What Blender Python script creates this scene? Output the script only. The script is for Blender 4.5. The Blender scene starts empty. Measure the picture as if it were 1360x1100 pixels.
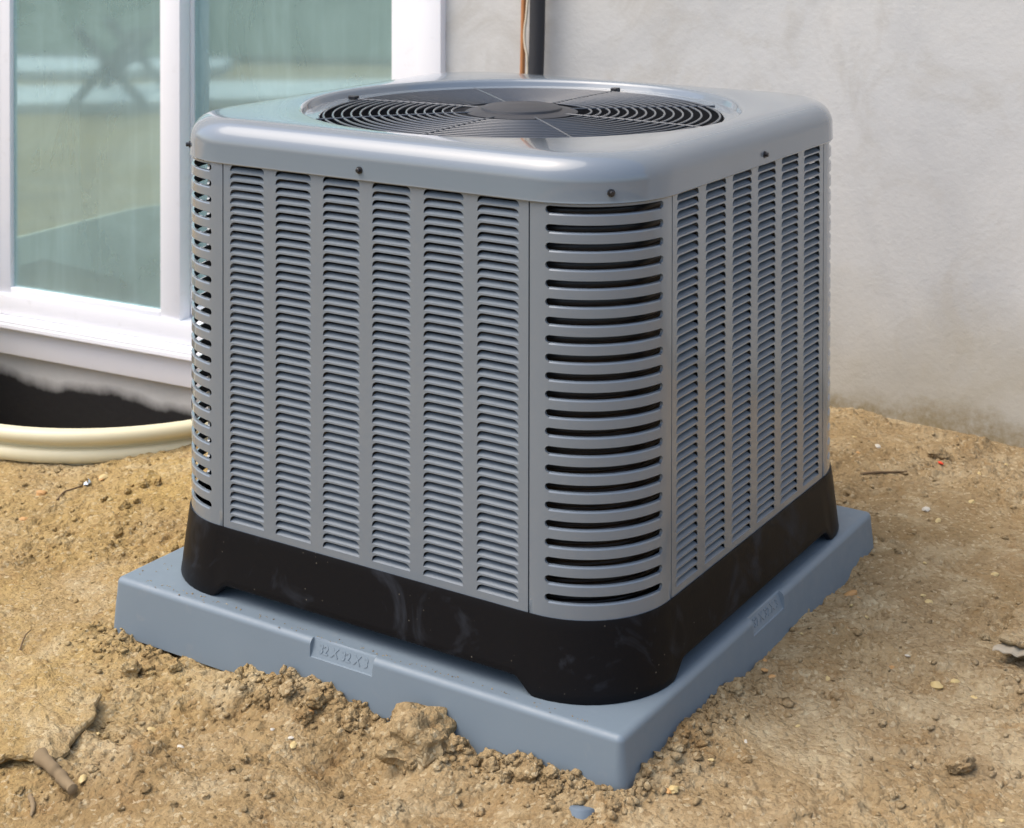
import bpy, bmesh, math, random
import numpy as np
from mathutils import Vector, Matrix, noise
random.seed(7); rng = np.random.default_rng(7)
R = math.radians
scene = bpy.context.scene
col = scene.collection

# ------------------------------------------------------------------ camera
F_PX, PP_Y, IMG_W, IMG_H = 2166.49, -117.18, 1360.0, 1100.0
CAM = np.array([1.2838, -2.0400, 0.9674]); YAW, PIT, ROL = 2.1386, -0.0128, 0.0017
_F = np.array([math.cos(YAW)*math.cos(PIT), math.sin(YAW)*math.cos(PIT), math.sin(PIT)])
_R = np.array([math.sin(YAW), -math.cos(YAW), 0.0]); _U = np.cross(_R, _F)
_R2 = math.cos(ROL)*_R + math.sin(ROL)*_U; _U2 = -math.sin(ROL)*_R + math.cos(ROL)*_U
cam_d = bpy.data.cameras.new('camera'); cam = bpy.data.objects.new('camera', cam_d); col.objects.link(cam)
M = Matrix.Identity(4)
for i in range(3):
    M[i][0] = _R2[i]; M[i][1] = _U2[i]; M[i][2] = -_F[i]; M[i][3] = CAM[i]
cam.matrix_world = M
cam_d.sensor_fit = 'HORIZONTAL'; cam_d.sensor_width = 36.0
cam_d.lens = F_PX/IMG_W*36.0
cam_d.shift_y = (PP_Y - IMG_H/2)/IMG_W
cam_d.clip_start = 0.05; cam_d.clip_end = 500
cam_d.dof.use_dof = True; cam_d.dof.focus_distance = 2.12; cam_d.dof.aperture_fstop = 11.0
scene.camera = cam

# ------------------------------------------------------------------ light
SUN_DIR = Vector((-0.42, -0.42, 1.10)).normalized()      # from the scene towards the sun
sun_el = math.asin(SUN_DIR.z); sun_az = math.atan2(SUN_DIR.x, SUN_DIR.y)
world = bpy.data.worlds.new('World'); scene.world = world; world.use_nodes = True
wn = world.node_tree; wn.nodes.clear()
sky = wn.nodes.new('ShaderNodeTexSky'); sky.sky_type = 'NISHITA'; sky.sun_disc = False
sky.sun_elevation = sun_el; sky.sun_rotation = sun_az; sky.dust_density = 4.0; sky.air_density = 1.0; sky.ozone_density = 1.0
bg = wn.nodes.new('ShaderNodeBackground'); bg.inputs['Strength'].default_value = 0.15
wo = wn.nodes.new('ShaderNodeOutputWorld')
wn.links.new(sky.outputs[0], bg.inputs[0]); wn.links.new(bg.outputs[0], wo.inputs[0])
sd = bpy.data.lights.new('sun', 'SUN'); sd.energy = 0.9; sd.angle = R(60); sd.color = (1.0, 0.93, 0.82)
sun = bpy.data.objects.new('sun', sd); col.objects.link(sun)
sun.rotation_euler = SUN_DIR.to_track_quat('Z', 'Y').to_euler(); sun.location = (-3, -4, 6)
scene.view_settings.view_transform = 'Standard'; scene.view_settings.look = 'None'
scene.view_settings.exposure = 1.0; scene.view_settings.gamma = 1.0
scene.view_settings.use_curve_mapping = False

# ------------------------------------------------------------------ helpers
def lin(r, g, b):
    f = lambda c: (c/255/12.92) if c/255 <= 0.04045 else ((c/255+0.055)/1.055)**2.4
    return (f(r), f(g), f(b), 1.0)

class NT:
    def __init__(s, name):
        s.m = bpy.data.materials.new(name); s.m.use_nodes = True; s.t = s.m.node_tree; s.t.nodes.clear()
        s.out = s.t.nodes.new('ShaderNodeOutputMaterial'); s._c = None
    def n(s, typ, ins=None, **kw):
        nd = s.t.nodes.new(typ)
        for k, v in kw.items(): setattr(nd, k, v)
        for k, v in (ins or {}).items():
            sock = nd.inputs[k]
            if isinstance(v, bpy.types.NodeSocket): s.t.links.new(v, sock)
            else: sock.default_value = v
        return nd
    def coord(s, which='Object'):
        if s._c is None: s._c = s.n('ShaderNodeTexCoord')
        return s._c.outputs[which]
    def noise(s, scale, detail=4, rough=0.55, vec=None, dist=0.0):
        return s.n('ShaderNodeTexNoise', {'Vector': vec or s.coord(), 'Scale': scale, 'Detail': detail, 'Roughness': rough, 'Distortion': dist}).outputs['Fac']
    def ramp(s, fac, stops):
        nd = s.n('ShaderNodeValToRGB', {'Fac': fac}); el = nd.color_ramp.elements
        while len(el) < len(stops): el.new(0.5)
        for e, (p, c) in zip(el, stops):
            e.position = p; e.color = c if len(c) == 4 else (*c, 1)
        return nd.outputs['Color']
    def mix(s, fac, a, b, blend='MIX'):
        nd = s.n('ShaderNodeMix', data_type='RGBA', blend_type=blend)
        for sock, v in ((nd.inputs[0], fac), (nd.inputs[6], a), (nd.inputs[7], b)):
            if isinstance(v, bpy.types.NodeSocket): s.t.links.new(v, sock)
            else: sock.default_value = v
        return nd.outputs[2]
    def math(s, op, a, b=0.0, c=0.0):
        nd = s.n('ShaderNodeMath', operation=op)
        for sock, v in zip(nd.inputs, (a, b, c)):
            if isinstance(v, bpy.types.NodeSocket): s.t.links.new(v, sock)
            else: sock.default_value = v
        return nd.outputs[0]
    def maprange(s, v, a, b, c=0.0, d=1.0):
        return s.n('ShaderNodeMapRange', {0: v, 1: a, 2: b, 3: c, 4: d}, clamp=True).outputs[0]
    def bump(s, h, strength, dist, normal=None):
        ins = {'Height': h, 'Strength': strength, 'Distance': dist}
        if normal is not None: ins['Normal'] = normal
        return s.n('ShaderNodeBump', ins).outputs[0]
    def bsdf(s, color, rough, normal=None, **kw):
        nd = s.n('ShaderNodeBsdfPrincipled')
        for k, v in (('Base Color', color), ('Roughness', rough)):
            if isinstance(v, bpy.types.NodeSocket): s.t.links.new(v, nd.inputs[k])
            else: nd.inputs[k].default_value = v
        if normal is not None: s.t.links.new(normal, nd.inputs['Normal'])
        for k, v in kw.items():
            k = k.replace('_', ' ')
            if isinstance(v, bpy.types.NodeSocket): s.t.links.new(v, nd.inputs[k])
            else: nd.inputs[k].default_value = v
        s.t.links.new(nd.outputs[0], s.out.inputs[0]); return s.m

class MB:
    """collects verts and faces, links them as ONE mesh object"""
    def __init__(s): s.v = []; s.f = []
    def add(s, vs, fs):
        o = len(s.v); s.v += [tuple(v) for v in vs]; s.f += [tuple(i+o for i in f) for f in fs]
    def box(s, x0, x1, y0, y1, z0, z1, bev=0.0):
        if bev <= 0:
            s.add([(x, y, z) for z in (z0, z1) for y in (y0, y1) for x in (x0, x1)],
                  [(0, 2, 3, 1), (4, 5, 7, 6), (0, 1, 5, 4), (2, 6, 7, 3), (0, 4, 6, 2), (1, 3, 7, 5)])
        else:
            bm = bmesh.new(); bmesh.ops.create_cube(bm, size=1)
            for v in bm.verts:
                v.co = ((x0+x1)/2+v.co.x*(x1-x0), (y0+y1)/2+v.co.y*(y1-y0), (z0+z1)/2+v.co.z*(z1-z0))
            bmesh.ops.bevel(bm, geom=bm.edges[:], offset=bev, segments=2, affect='EDGES', profile=0.5)
            s.bm(bm)
    def bm(s, bm):
        bm.verts.index_update(); s.add([v.co[:] for v in bm.verts], [[v.index for v in f.verts] for f in bm.faces]); bm.free()
    def loft(s, loops, close=True, cap0=False, cap1=False):
        n = len(loops[0]); vs = [p for l in loops for p in l]; fs = []
        for k in range(len(loops)-1):
            for i in range(n if close else n-1):
                j = (i+1) % n; fs.append((k*n+i, k*n+j, (k+1)*n+j, (k+1)*n+i))
        if cap0: fs.append(tuple(reversed(range(n))))
        if cap1: fs.append(tuple(range((len(loops)-1)*n, len(loops)*n)))
        s.add(vs, fs)
    def tube(s, pts, rad, n=8, closed=False):
        pts = [Vector(p) for p in pts]; m = len(pts); loops = []
        rads = rad if isinstance(rad, (list, tuple)) else [rad]*m
        up = Vector((0, 0, 1))
        for i in range(m):
            d = (pts[(i+1) % m]-pts[i-1]) if closed else (pts[min(i+1, m-1)]-pts[max(i-1, 0)])
            d.normalize(); ref = up if abs(d.dot(up)) < 0.95 else Vector((1, 0, 0))
            a = d.cross(ref).normalized(); b = a.cross(d)
            loops.append([tuple(pts[i]+(a*math.cos(t)+b*math.sin(t))*rads[i]) for t in [2*math.pi*k/n for k in range(n)]])
        if closed: loops.append(loops[0])
        s.loft(loops, cap0=not closed, cap1=not closed)
    def mesh(s, name, mat, smooth=None):
        me = bpy.data.meshes.new(name); me.from_pydata(s.v, [], s.f); me.update()
        if mat: me.materials.append(mat)
        if smooth is not None:
            me.polygons.foreach_set('use_smooth', [True]*len(me.polygons)); me.set_sharp_from_angle(angle=R(smooth))
        return me
    def build(s, name, mat, parent=None, smooth=None, merge=0.0):
        me = s.mesh(name, mat, None)
        if merge:
            bm = bmesh.new(); bm.from_mesh(me); bmesh.ops.remove_doubles(bm, verts=bm.verts, dist=merge)
            bmesh.ops.recalc_face_normals(bm, faces=bm.faces[:]); bm.to_mesh(me); bm.free()
        if smooth is not None:
            me.polygons.foreach_set('use_smooth', [True]*len(me.polygons)); me.set_sharp_from_angle(angle=R(smooth))
        return obj(name, me, parent)
def obj(name, me, parent=None):
    o = bpy.data.objects.new(name, me); col.objects.link(o); o.parent = parent; return o
def empty(name, loc=(0, 0, 0), rz=0.0):
    o = bpy.data.objects.new(name, None); o.empty_display_size = 0.1; col.objects.link(o); o.location = loc; o.rotation_euler = (0, 0, rz); return o
def tag(o, label=None, cat=None, group=None, kind=None):
    for k, v in (('label', label), ('category', cat), ('group', group), ('kind', kind)):
        if v: o[k] = v
    return o
def ray(u, v):
    return _F + _R2*(u-680)/F_PX - _U2*(v-PP_Y)/F_PX
def rrect(h, r, z, n=10, cx=0.0, cy=0.0):
    """rounded square loop, counter-clockwise"""
    out = []
    for sx, sy, a0 in ((1, -1, -90), (1, 1, 0), (-1, 1, 90), (-1, -1, 180)):
        for k in range(n+1):
            a = R(a0+90*k/n); out.append((cx+sx*(h-r)+r*math.cos(a), cy+sy*(h-r)+r*math.sin(a), z))
    return out

# ------------------------------------------------------------------ materials
def m_paint(name='grey_enamel_paint', lo=0.17, hi=0.22, coat=0.8):
    t = NT(name)
    c = t.mix(t.noise(3.0, 3), (0.145, 0.174, 0.202, 1), (0.156, 0.186, 0.214, 1))
    dust = t.maprange(t.noise(45, 5, 0.7), 0.60, 0.85, 0, 0.04)
    c = t.mix(dust, c, (0.34, 0.32, 0.27, 1))
    rg = t.maprange(t.noise(6, 3), 0.3, 0.7, lo, hi)
    return t.bsdf(c, rg, None, Specular_IOR_Level=0.5, Coat_Weight=coat, Coat_Roughness=0.04)
def m_black_plastic():
    t = NT('black_moulded_plastic')
    smear = t.maprange(t.noise(9, 4, 0.6, dist=1.5), 0.56, 0.74, 0, 1)
    c = t.mix(t.math('MULTIPLY', smear, 0.75), (0.006, 0.006, 0.007, 1), (0.030, 0.034, 0.042, 1))
    spk = t.n('ShaderNodeTexVoronoi', {'Vector': t.coord(), 'Scale': 75.0, 'Randomness': 1.0})
    sp = t.math('MULTIPLY', t.maprange(spk.outputs['Distance'], 0.05, 0.09, 1, 0), t.maprange(t.noise(14, 2), 0.52, 0.62))
    c = t.mix(t.math('MULTIPLY', sp, 0.35), c, (0.30, 0.27, 0.21, 1))
    rg = t.math('ADD', t.math('MULTIPLY', smear, 0.12), 0.42)
    return t.bsdf(c, rg, t.bump(t.noise(220, 3), 0.10, 0.001), Specular_IOR_Level=0.10)
def m_pad():
    t = NT('blue_grey_pad_plastic')
    c = t.mix(t.noise(5, 4), (0.146, 0.188, 0.224, 1), (0.164, 0.208, 0.244, 1))
    dust = t.maprange(t.noise(38, 6, 0.72), 0.60, 0.82, 0, 0.22)
    c = t.mix(dust, c, (0.33, 0.31, 0.27, 1))
    scf = t.maprange(t.noise(14, 5, 0.6, dist=2.0), 0.62, 0.75, 0, 0.25)
    c = t.mix(scf, c, (0.19, 0.225, 0.25, 1))
    return t.bsdf(c, t.maprange(t.noise(30, 3), 0.3, 0.7, 0.40, 0.55), t.bump(t.noise(120, 4), 0.06, 0.001))
def m_simple(name, c, rough, metal=0.0, bump=0.0, bscale=150, var=0.15):
    t = NT(name)
    cc = t.mix(t.noise(18, 4), tuple(x*(1-var) for x in c[:3])+(1,), tuple(min(1, x*(1+var)) for x in c[:3])+(1,))
    nrm = t.bump(t.noise(bscale, 4), bump, 0.001) if bump else None
    return t.bsdf(cc, rough, nrm, Metallic=metal)
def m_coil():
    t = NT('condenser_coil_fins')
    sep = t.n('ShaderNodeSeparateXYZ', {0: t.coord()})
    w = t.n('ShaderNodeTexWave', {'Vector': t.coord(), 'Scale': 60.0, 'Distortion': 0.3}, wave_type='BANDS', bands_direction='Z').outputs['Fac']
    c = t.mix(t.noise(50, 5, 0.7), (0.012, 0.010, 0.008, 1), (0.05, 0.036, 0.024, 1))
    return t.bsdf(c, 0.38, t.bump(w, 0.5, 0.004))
def m_stucco():
    t = NT('pale_stucco')
    g = t.coord()
    c = t.ramp(t.noise(1.7, 6, 0.62, dist=0.6), [(0.25, (0.41, 0.415, 0.41)), (0.5, (0.53, 0.53, 0.51)), (0.75, (0.62, 0.605, 0.56))])
    c = t.mix(t.maprange(t.noise(5, 7, 0.65, dist=1.5), 0.5, 0.66, 0, 0.6), c, (0.44, 0.425, 0.385, 1))
    c = t.mix(t.maprange(t.noise(45, 5, 0.7), 0.60, 0.75, 0, 0.35), c, (0.40, 0.40, 0.385, 1))
    z = t.n('ShaderNodeSeparateXYZ', {0: g}).outputs[2]
    # dirt splashed up by rain along the ground line
    zz = t.math('ADD', z, t.math('MULTIPLY', t.noise(5, 6, 0.7), -0.17))
    spl = t.maprange(zz, -0.092, -0.138, 0, 1)
    fine = t.maprange(t.noise(70, 5, 0.7), 0.32, 0.62, 0.35, 1)
    c = t.mix(t.math('MULTIPLY', spl, fine), c, (0.165, 0.115, 0.045, 1))
    zz2 = t.math('ADD', z, t.math('MULTIPLY', t.noise(3, 4, 0.6), -0.35))
    c = t.mix(t.maprange(zz2, 0.06, -0.16, 0, 0.45), c, (0.40, 0.345, 0.22, 1))
    h = t.math('ADD', t.noise(90, 5, 0.6), t.math('MULTIPLY', t.noise(12, 5, 0.6), 2.0))
    return t.bsdf(c, 0.9, t.bump(h, 0.20, 0.004))
def m_foundation():
    t = NT('foundation_with_tar_coat')
    sx = t.n('ShaderNodeSeparateXYZ', {0: t.coord()})
    c = t.ramp(t.noise(4, 5, 0.6), [(0.3, (0.50, 0.51, 0.50)), (0.7, (0.64, 0.64, 0.62))])
    zz = t.math('ADD', sx.outputs[2], t.math('MULTIPLY', t.noise(3.2, 6, 0.6), -0.10))
    tar = t.maprange(zz, -0.348, -0.380, 0, 1)
    c = t.mix(tar, c, (0.007, 0.007, 0.008, 1))
    return t.bsdf(c, 0.8, t.bump(t.noise(60, 5), 0.3, 0.004))
def m_vinyl():
    t = NT('white_vinyl')
    c = t.mix(t.maprange(t.noise(26, 6, 0.7), 0.6, 0.8, 0, 0.4), (0.80, 0.80, 0.82, 1), (0.55, 0.53, 0.50, 1))
    return t.bsdf(c, 0.35, t.bump(t.noise(40, 2), 0.03, 0.002))
def m_glass():
    t = NT('tinted_window_glass')
    tr = t.n('ShaderNodeBsdfTransparent', {'Color': (0.62, 0.93, 0.89, 1)})
    sm = t.noise(2.2, 6, 0.6, dist=1.2); st = t.noise(30, 6, 0.7)
    mp = t.n('ShaderNodeMapping', {'Vector': t.coord(), 'Rotation': (0, 0.12, 0), 'Scale': (16, 1, 1.2)})
    scr = t.noise(1.0, 5, 0.6, vec=mp.outputs[0])
    fac = t.math('ADD', t.maprange(sm, 0.3, 0.7, 0.34, 0.54), t.maprange(scr, 0.50, 0.75, 0.0, 0.10))
    fac = t.math('ADD', fac, t.maprange(st, 0.70, 0.8, 0.0, 0.06))
    df = t.n('ShaderNodeBsdfDiffuse', {'Color': (0.54, 0.73, 0.71, 1)})  # pale teal haze put into the colour to brighten the panes
    m1 = t.n('ShaderNodeMixShader', {0: fac, 1: tr.outputs[0], 2: df.outputs[0]})
    gl = t.n('ShaderNodeBsdfGlossy', {'Color': (0.68, 0.96, 0.97, 1), 'Roughness': 0.05})
    fr = t.n('ShaderNodeFresnel', {'IOR': 1.9})
    m2 = t.n('ShaderNodeMixShader', {0: t.math('ADD', fr.outputs[0], 0.20), 1: m1.outputs[0], 2: gl.outputs[0]})
    t.t.links.new(m2.outputs[0], t.out.inputs[0]); return t.m
def m_soil():
    t = NT('sandy_soil')
    g = t.n('ShaderNodeNewGeometry').outputs['Position']
    tn = t.noise; t.noise = lambda sc, de=4, ro=0.55, dist=0.0: tn(sc, de, ro, g, dist)
    wob = t.n('ShaderNodeVectorMath', {0: g, 1: t.n('ShaderNodeVectorMath', {0: t.n('ShaderNodeTexNoise', {'Vector': g, 'Scale': 90.0, 'Detail': 3.0}).outputs['Color'], 'Scale': 0.010}, operation='SCALE').outputs[0]}, operation='ADD').outputs[0]
    v1 = t.n('ShaderNodeTexVoronoi', {'Vector': wob, 'Scale': 210.0, 'Randomness': 1.0})
    v2 = t.n('ShaderNodeTexVoronoi', {'Vector': wob, 'Scale': 95.0, 'Randomness': 1.0})
    c = t.ramp(t.noise(2.6, 6, 0.6, dist=0.5), [(0.28, (0.217, 0.145, 0.066)), (0.5, (0.312, 0.225, 0.116)), (0.72, (0.398, 0.316, 0.189))])
    x = t.n('ShaderNodeSeparateXYZ', {0: g}).outputs[0]
    och = t.math('MULTIPLY', t.maprange(x, 0.2, -0.6, 0, 1), t.maprange(t.noise(3.3, 4), 0.34, 0.6, 0.2, 1))
    c = t.mix(t.math('MULTIPLY', och, 0.75), c, (0.398, 0.276, 0.096, 1))
    c = t.mix(t.math('MULTIPLY', t.maprange(x, 0.2, 0.7, 0, 0.75), t.maprange(t.noise(4.5, 5), 0.35, 0.6)), c, (0.281, 0.210, 0.122, 1))
    c = t.mix(t.maprange(t.noise(8, 7, 0.68, dist=0.8), 0.50, 0.70, 0, 0.65), c, (0.470, 0.393, 0.249, 1))
    c = t.mix(t.maprange(t.noise(13, 7, 0.72, dist=1.0), 0.54, 0.70, 0, 0.7), c, (0.235, 0.138, 0.053, 1))
    # single grains, a few dark, a few pale
    r1 = t.n('ShaderNodeSeparateColor', {0: v1.outputs['Color']}).outputs[0]; r2 = t.n('ShaderNodeSeparateColor', {0: v2.outputs['Color']}).outputs[1]
    c = t.mix(t.maprange(r1, 0.82, 0.95, 0, 0.42), c, (0.136, 0.084, 0.037, 1))
    c = t.mix(t.maprange(r1, 0.13, 0.03, 0, 0.40), c, (0.562, 0.482, 0.319, 1))
    c = t.mix(t.maprange(r2, 0.92, 0.98, 0, 0.30), c, (0.172, 0.107, 0.049, 1))
    c = t.mix(t.maprange(t.noise(60, 6, 0.8), 0.54, 0.70, 0, 0.6), c, (0.180, 0.117, 0.053, 1))
    dome = t.math('ADD', t.math('MULTIPLY', t.math('SUBTRACT', 1.0, v1.outputs['Distance']), 0.8), t.math('MULTIPLY', t.math('SUBTRACT', 1.0, v2.outputs['Distance']), 1.5))
    h = t.math('ADD', dome, t.math('MULTIPLY', t.noise(70, 5, 0.7), 2.2))
    return t.bsdf(c, 0.95, t.bump(h, 0.80, 0.0030), Specular_IOR_Level=0.15)
def m_stone():
    t = NT('sandy_stone')
    c = t.ramp(t.noise(14, 7, 0.7, dist=0.6), [(0.3, (0.25, 0.185, 0.098)), (0.5, (0.35, 0.28, 0.155)), (0.7, (0.42, 0.35, 0.215))])
    c = t.mix(t.maprange(t.noise(120, 6, 0.8), 0.55, 0.68, 0, 0.6), c, (0.17, 0.115, 0.06, 1))
    h = t.math('ADD', t.noise(240, 5, 0.7), t.math('MULTIPLY', t.noise(55, 6, 0.7), 2.5))
    return t.bsdf(c, 0.95, t.bump(h, 0.9, 0.004), Specular_IOR_Level=0.15)
MAT = dict(paint=m_paint(), tab=m_paint('grey_enamel_louvre', 0.36, 0.42, 0.1), black=m_black_plastic(), pad=m_pad(), coil=m_coil(), stucco=m_stucco(), found=m_foundation(),
           vinyl=m_vinyl(), glass=m_glass(), soil=m_soil(),
           wire=m_simple('dark_grille_wire', (0.060, 0.068, 0.080), 0.22, 0.0),
           hub=m_simple('grey_black_hub', (0.028, 0.030, 0.036), 0.5, bump=0.1),
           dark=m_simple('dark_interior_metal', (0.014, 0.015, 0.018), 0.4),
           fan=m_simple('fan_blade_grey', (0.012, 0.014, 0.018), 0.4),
           screw=m_simple('black_screw', (0.012, 0.012, 0.014), 0.3),
           cream=m_simple('cream_well_plastic', (0.66, 0.60, 0.40), 0.4, bump=0.05, var=0.06),
           insul=m_simple('black_foam_insulation', (0.022, 0.023, 0.027), 0.75, bump=0.15),
           copper=m_simple('dull_copper', (0.50, 0.22, 0.09), 0.42, 0.35),
           cable=m_simple('cream_cable', (0.62, 0.55, 0.42), 0.5),
           inner=m_simple('room_plaster', (0.72, 0.75, 0.73), 0.9),
           roomfloor=m_simple('room_floor', (0.50, 0.52, 0.48), 0.8),
           wood_dark=m_simple('dark_trestle_wood', (0.05, 0.06, 0.055), 0.8),
           board=m_simple('pale_board', (0.70, 0.72, 0.70), 0.8),
           spacer=m_simple('glazing_spacer', (0.25, 0.40, 0.42), 0.4),
           yellow=m_simple('yellow_pebble', (0.50, 0.38, 0.17), 0.6, bump=0.1),
           ochre=m_simple('ochre_pebble', (0.45, 0.25, 0.09), 0.65, bump=0.1),
           white=m_simple('white_pebble', (0.52, 0.48, 0.40), 0.6, bump=0.1),
           foil=m_simple('crumpled_foil', (0.5, 0.56, 0.62), 0.3, 0.6),
           red=m_simple('red_plastic_scrap', (0.75, 0.06, 0.02), 0.5),
           twig=m_simple('dry_twig', (0.14, 0.09, 0.045), 0.9, bump=0.3),
           stick=m_simple('weathered_stick', (0.20, 0.145, 0.08), 0.95, bump=0.9, bscale=70, var=0.45),
           stone=m_stone(),
           concrete=m_simple('pale_concrete', (0.62, 0.62, 0.60), 0.85, bump=0.2), lawn=m_simple('lawn_green', (0.045, 0.075, 0.03), 0.95, bump=0.6, bscale=40, var=0.4),
           bluecap=m_simple('dusty_blue_plastic', (0.11, 0.145, 0.18), 0.7, bump=0.2, var=0.3),
           mortar=m_simple('white_mortar', (0.33, 0.29, 0.22), 0.9, bump=0.4))

# ------------------------------------------------------------------ ground height field
def perlin(X, Y, seed):
    r = np.random.default_rng(seed); n = 256
    ang = r.random((n, n))*2*np.pi; gx, gy = np.cos(ang), np.sin(ang)
    xi = np.floor(X).astype(np.int64); yi = np.floor(Y).astype(np.int64); xf = X-xi; yf = Y-yi
    u = xf*xf*xf*(xf*(xf*6-15)+10); v = yf*yf*yf*(yf*(yf*6-15)+10)
    def d(ix, iy, fx, fy):
        a, b = ix % n, iy % n; return gx[a, b]*fx+gy[a, b]*fy
    n00 = d(xi, yi, xf, yf); n10 = d(xi+1, yi, xf-1, yf); n01 = d(xi, yi+1, xf, yf-1); n11 = d(xi+1, yi+1, xf-1, yf-1)
    return (n00*(1-u)+n10*u)*(1-v)+(n01*(1-u)+n11*u)*v
def fbm(X, Y, size, oct_, seed, gain=0.5, ridged=False):
    out = 0; amp = 1.0
    for o in range(oct_):
        p = perlin(X/size+17.3*o, Y/size+9.1*o, seed+o)
        out = out+amp*((1-2*np.abs(p)) if ridged else p); amp *= gain; size /= 2.03
    return out
HOUSE_RZ = R(4.1); HOUSE_Y0 = 1.0
def house_pt(s, d=0.0, z=0.0):      # local wall coordinates -> world
    c, n = math.cos(HOUSE_RZ), math.sin(HOUSE_RZ)
    return (s*c-d*n, HOUSE_Y0+s*n+d*c, z)
W_R, W_L, W_D, W_C = -0.795, -2.305, 0.985, 0.42        # window well: right, left, depth, corner radius
def well_dist(X, Y):                                       # signed distance to the ring, inside < 0
    c, n = math.cos(HOUSE_RZ), math.sin(HOUSE_RZ); s_ = X*c+(Y-HOUSE_Y0)*n; d_ = -X*n+(Y-HOUSE_Y0)*c
    hs = (W_R-W_L)/2; qx = np.abs(s_-(W_R+W_L)/2)-(hs-W_C); qy = np.abs(d_)-(W_D-W_C)
    return np.hypot(np.maximum(qx, 0), np.maximum(qy, 0))+np.minimum(np.maximum(qx, qy), 0)-W_C
PADX, PADY, PAD = -0.0095, -0.006, 0.4064
CTRL = [(-.60,-.44,-.075),(-.426,-.412,-.071),(-.347,-.412,-.071),(-.297,-.412,-.077),(-.207,-.412,-.075),(-.141,-.412,-.055),(-.077,-.412,-.047),
 (-.027,-.412,-.049),(.01,-.412,-.053),(.028,-.412,-.068),(.069,-.412,-.070),(.115,-.412,-.060),(.161,-.412,-.055),(.205,-.412,-.073),
 (.269,-.412,-.059),(.331,-.412,-.054),(.371,-.412,-.059),(.40,-.415,-.062),(.397,-.369,-.050),(.397,-.312,-.047),(.397,-.252,-.040),
 (.397,-.145,-.045),(.397,-.051,-.057),(.397,.076,-.060),(.397,.216,-.064),(.397,.371,-.056),(.397,.43,-.047),
 (-.42,-.2,-.06),(-.42,.1,-.05),(-.42,.4,-.045),(0,.45,-.05),
 (-.15,-.52,-.085),(.10,-.50,-.095),(.25,-.52,-.090),(.42,-.52,-.085),(-.14,-.85,-.105),(.3,-.75,-.11),(.55,-.40,-.062),(.55,-.15,-.060),(.8,-.24,-.075),
 (.6,.1,-.065),(.6,.45,-.062),(.9,.4,-.075),(.2,.75,-.055),(.1,1.0,-.058),(.3,1.0,-.068),(.46,1.03,-.080),(.75,.95,-.085),(-.5,.9,-.05),
 (-1.1,-.06,-.064),(-1.2,-.1,-.066),(-.95,-.02,-.062),(-.83,.08,-.046),(-.78,.2,-.038),(-.72,.4,-.035),(-.62,.75,-.04),(-.75,-.25,-.070),(-.54,-.51,-.080),(-.45,-.65,-.090),(-1.0,-.6,-.085)]
CT = np.array(CTRL)
DX0, DX1, DY0, DY1, STEP = -1.30, 1.00, -0.96, 1.06, 0.0029
def axis(a, b):
    mid = np.arange(a, b+STEP/2, STEP); g = STEP; lo = [a]; hi = [mid[-1]]
    while lo[-1] > -45: g *= 1.16; lo.append(lo[-1]-g)
    g = STEP
    while hi[-1] < 45: g *= 1.16; hi.append(hi[-1]+g)
    return np.concatenate([np.array(lo[:0:-1]), mid, np.array(hi[1:])]), len(lo)-1, len(mid)
XS, IX, NXD = axis(DX0, DX1); YS, IY, NYD = axis(DY0, DY1)
GX, GY = np.meshgrid(XS, YS, indexing='ij')
num = np.zeros_like(GX); den = np.zeros_like(GX)
wx = GX+0.02*fbm(GX, GY, 0.12, 2, 91); wy = GY+0.02*fbm(GX, GY, 0.12, 2, 95)
for cx, cy, cz in CT:
    w = 1.0/((wx-cx)**2+(wy-cy)**2+0.0006)**1.5
    num += w*cz; den += w
GZ = num/den
far = np.clip((np.hypot(GX, GY)-1.3)/3, 0, 1)
GZ = GZ*(1-far)+(-0.11)*far
rough_map = np.clip(0.65+1.8*fbm(GX, GY, 0.30, 3, 200), 0.16, 1.3)
GZ += 0.010*fbm(GX, GY, 0.34, 3, 11) + (0.0075*fbm(GX, GY, 0.085, 4, 21, 0.55))*(0.55+0.6*rough_map)
cr = fbm(GX+0.02*fbm(GX, GY, 0.05, 2, 41), GY, 0.060, 3, 31, 0.5, True)
GZ -= 0.005*np.clip(cr-1.15, 0, 0.5)*rough_map*2.0
bl = np.abs(fbm(GX, GY, 0.030, 3, 71, 0.6)); GZ += 0.0045*(0.35-bl)*rough_map + 0.0036*fbm(GX, GY, 0.019, 3, 51, 0.6)*rough_map + 0.0017*fbm(GX, GY, 0.0085, 2, 61)*(0.35+rough_map)
ddx = np.maximum(np.abs(GX-PADX)-PAD, 0); ddy = np.maximum(np.abs(GY-PADY)-PAD, 0)
front = np.exp(-(np.hypot(ddx, ddy)/0.055)**2)*np.where(GX > -0.19, 1, np.where(GX < -0.31, 0.7, 0.0))*np.clip((-0.15-GY)/0.12+0.15, 0.12, 1)*(GX < 0.6)
GZ += front*(0.011*np.abs(fbm(GX, GY, 0.045, 4, 301, 0.6))-0.003+0.004*fbm(GX, GY, 0.012, 2, 331))
gzd = GZ[IX:IX+NXD, IY:IY+NYD]
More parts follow.
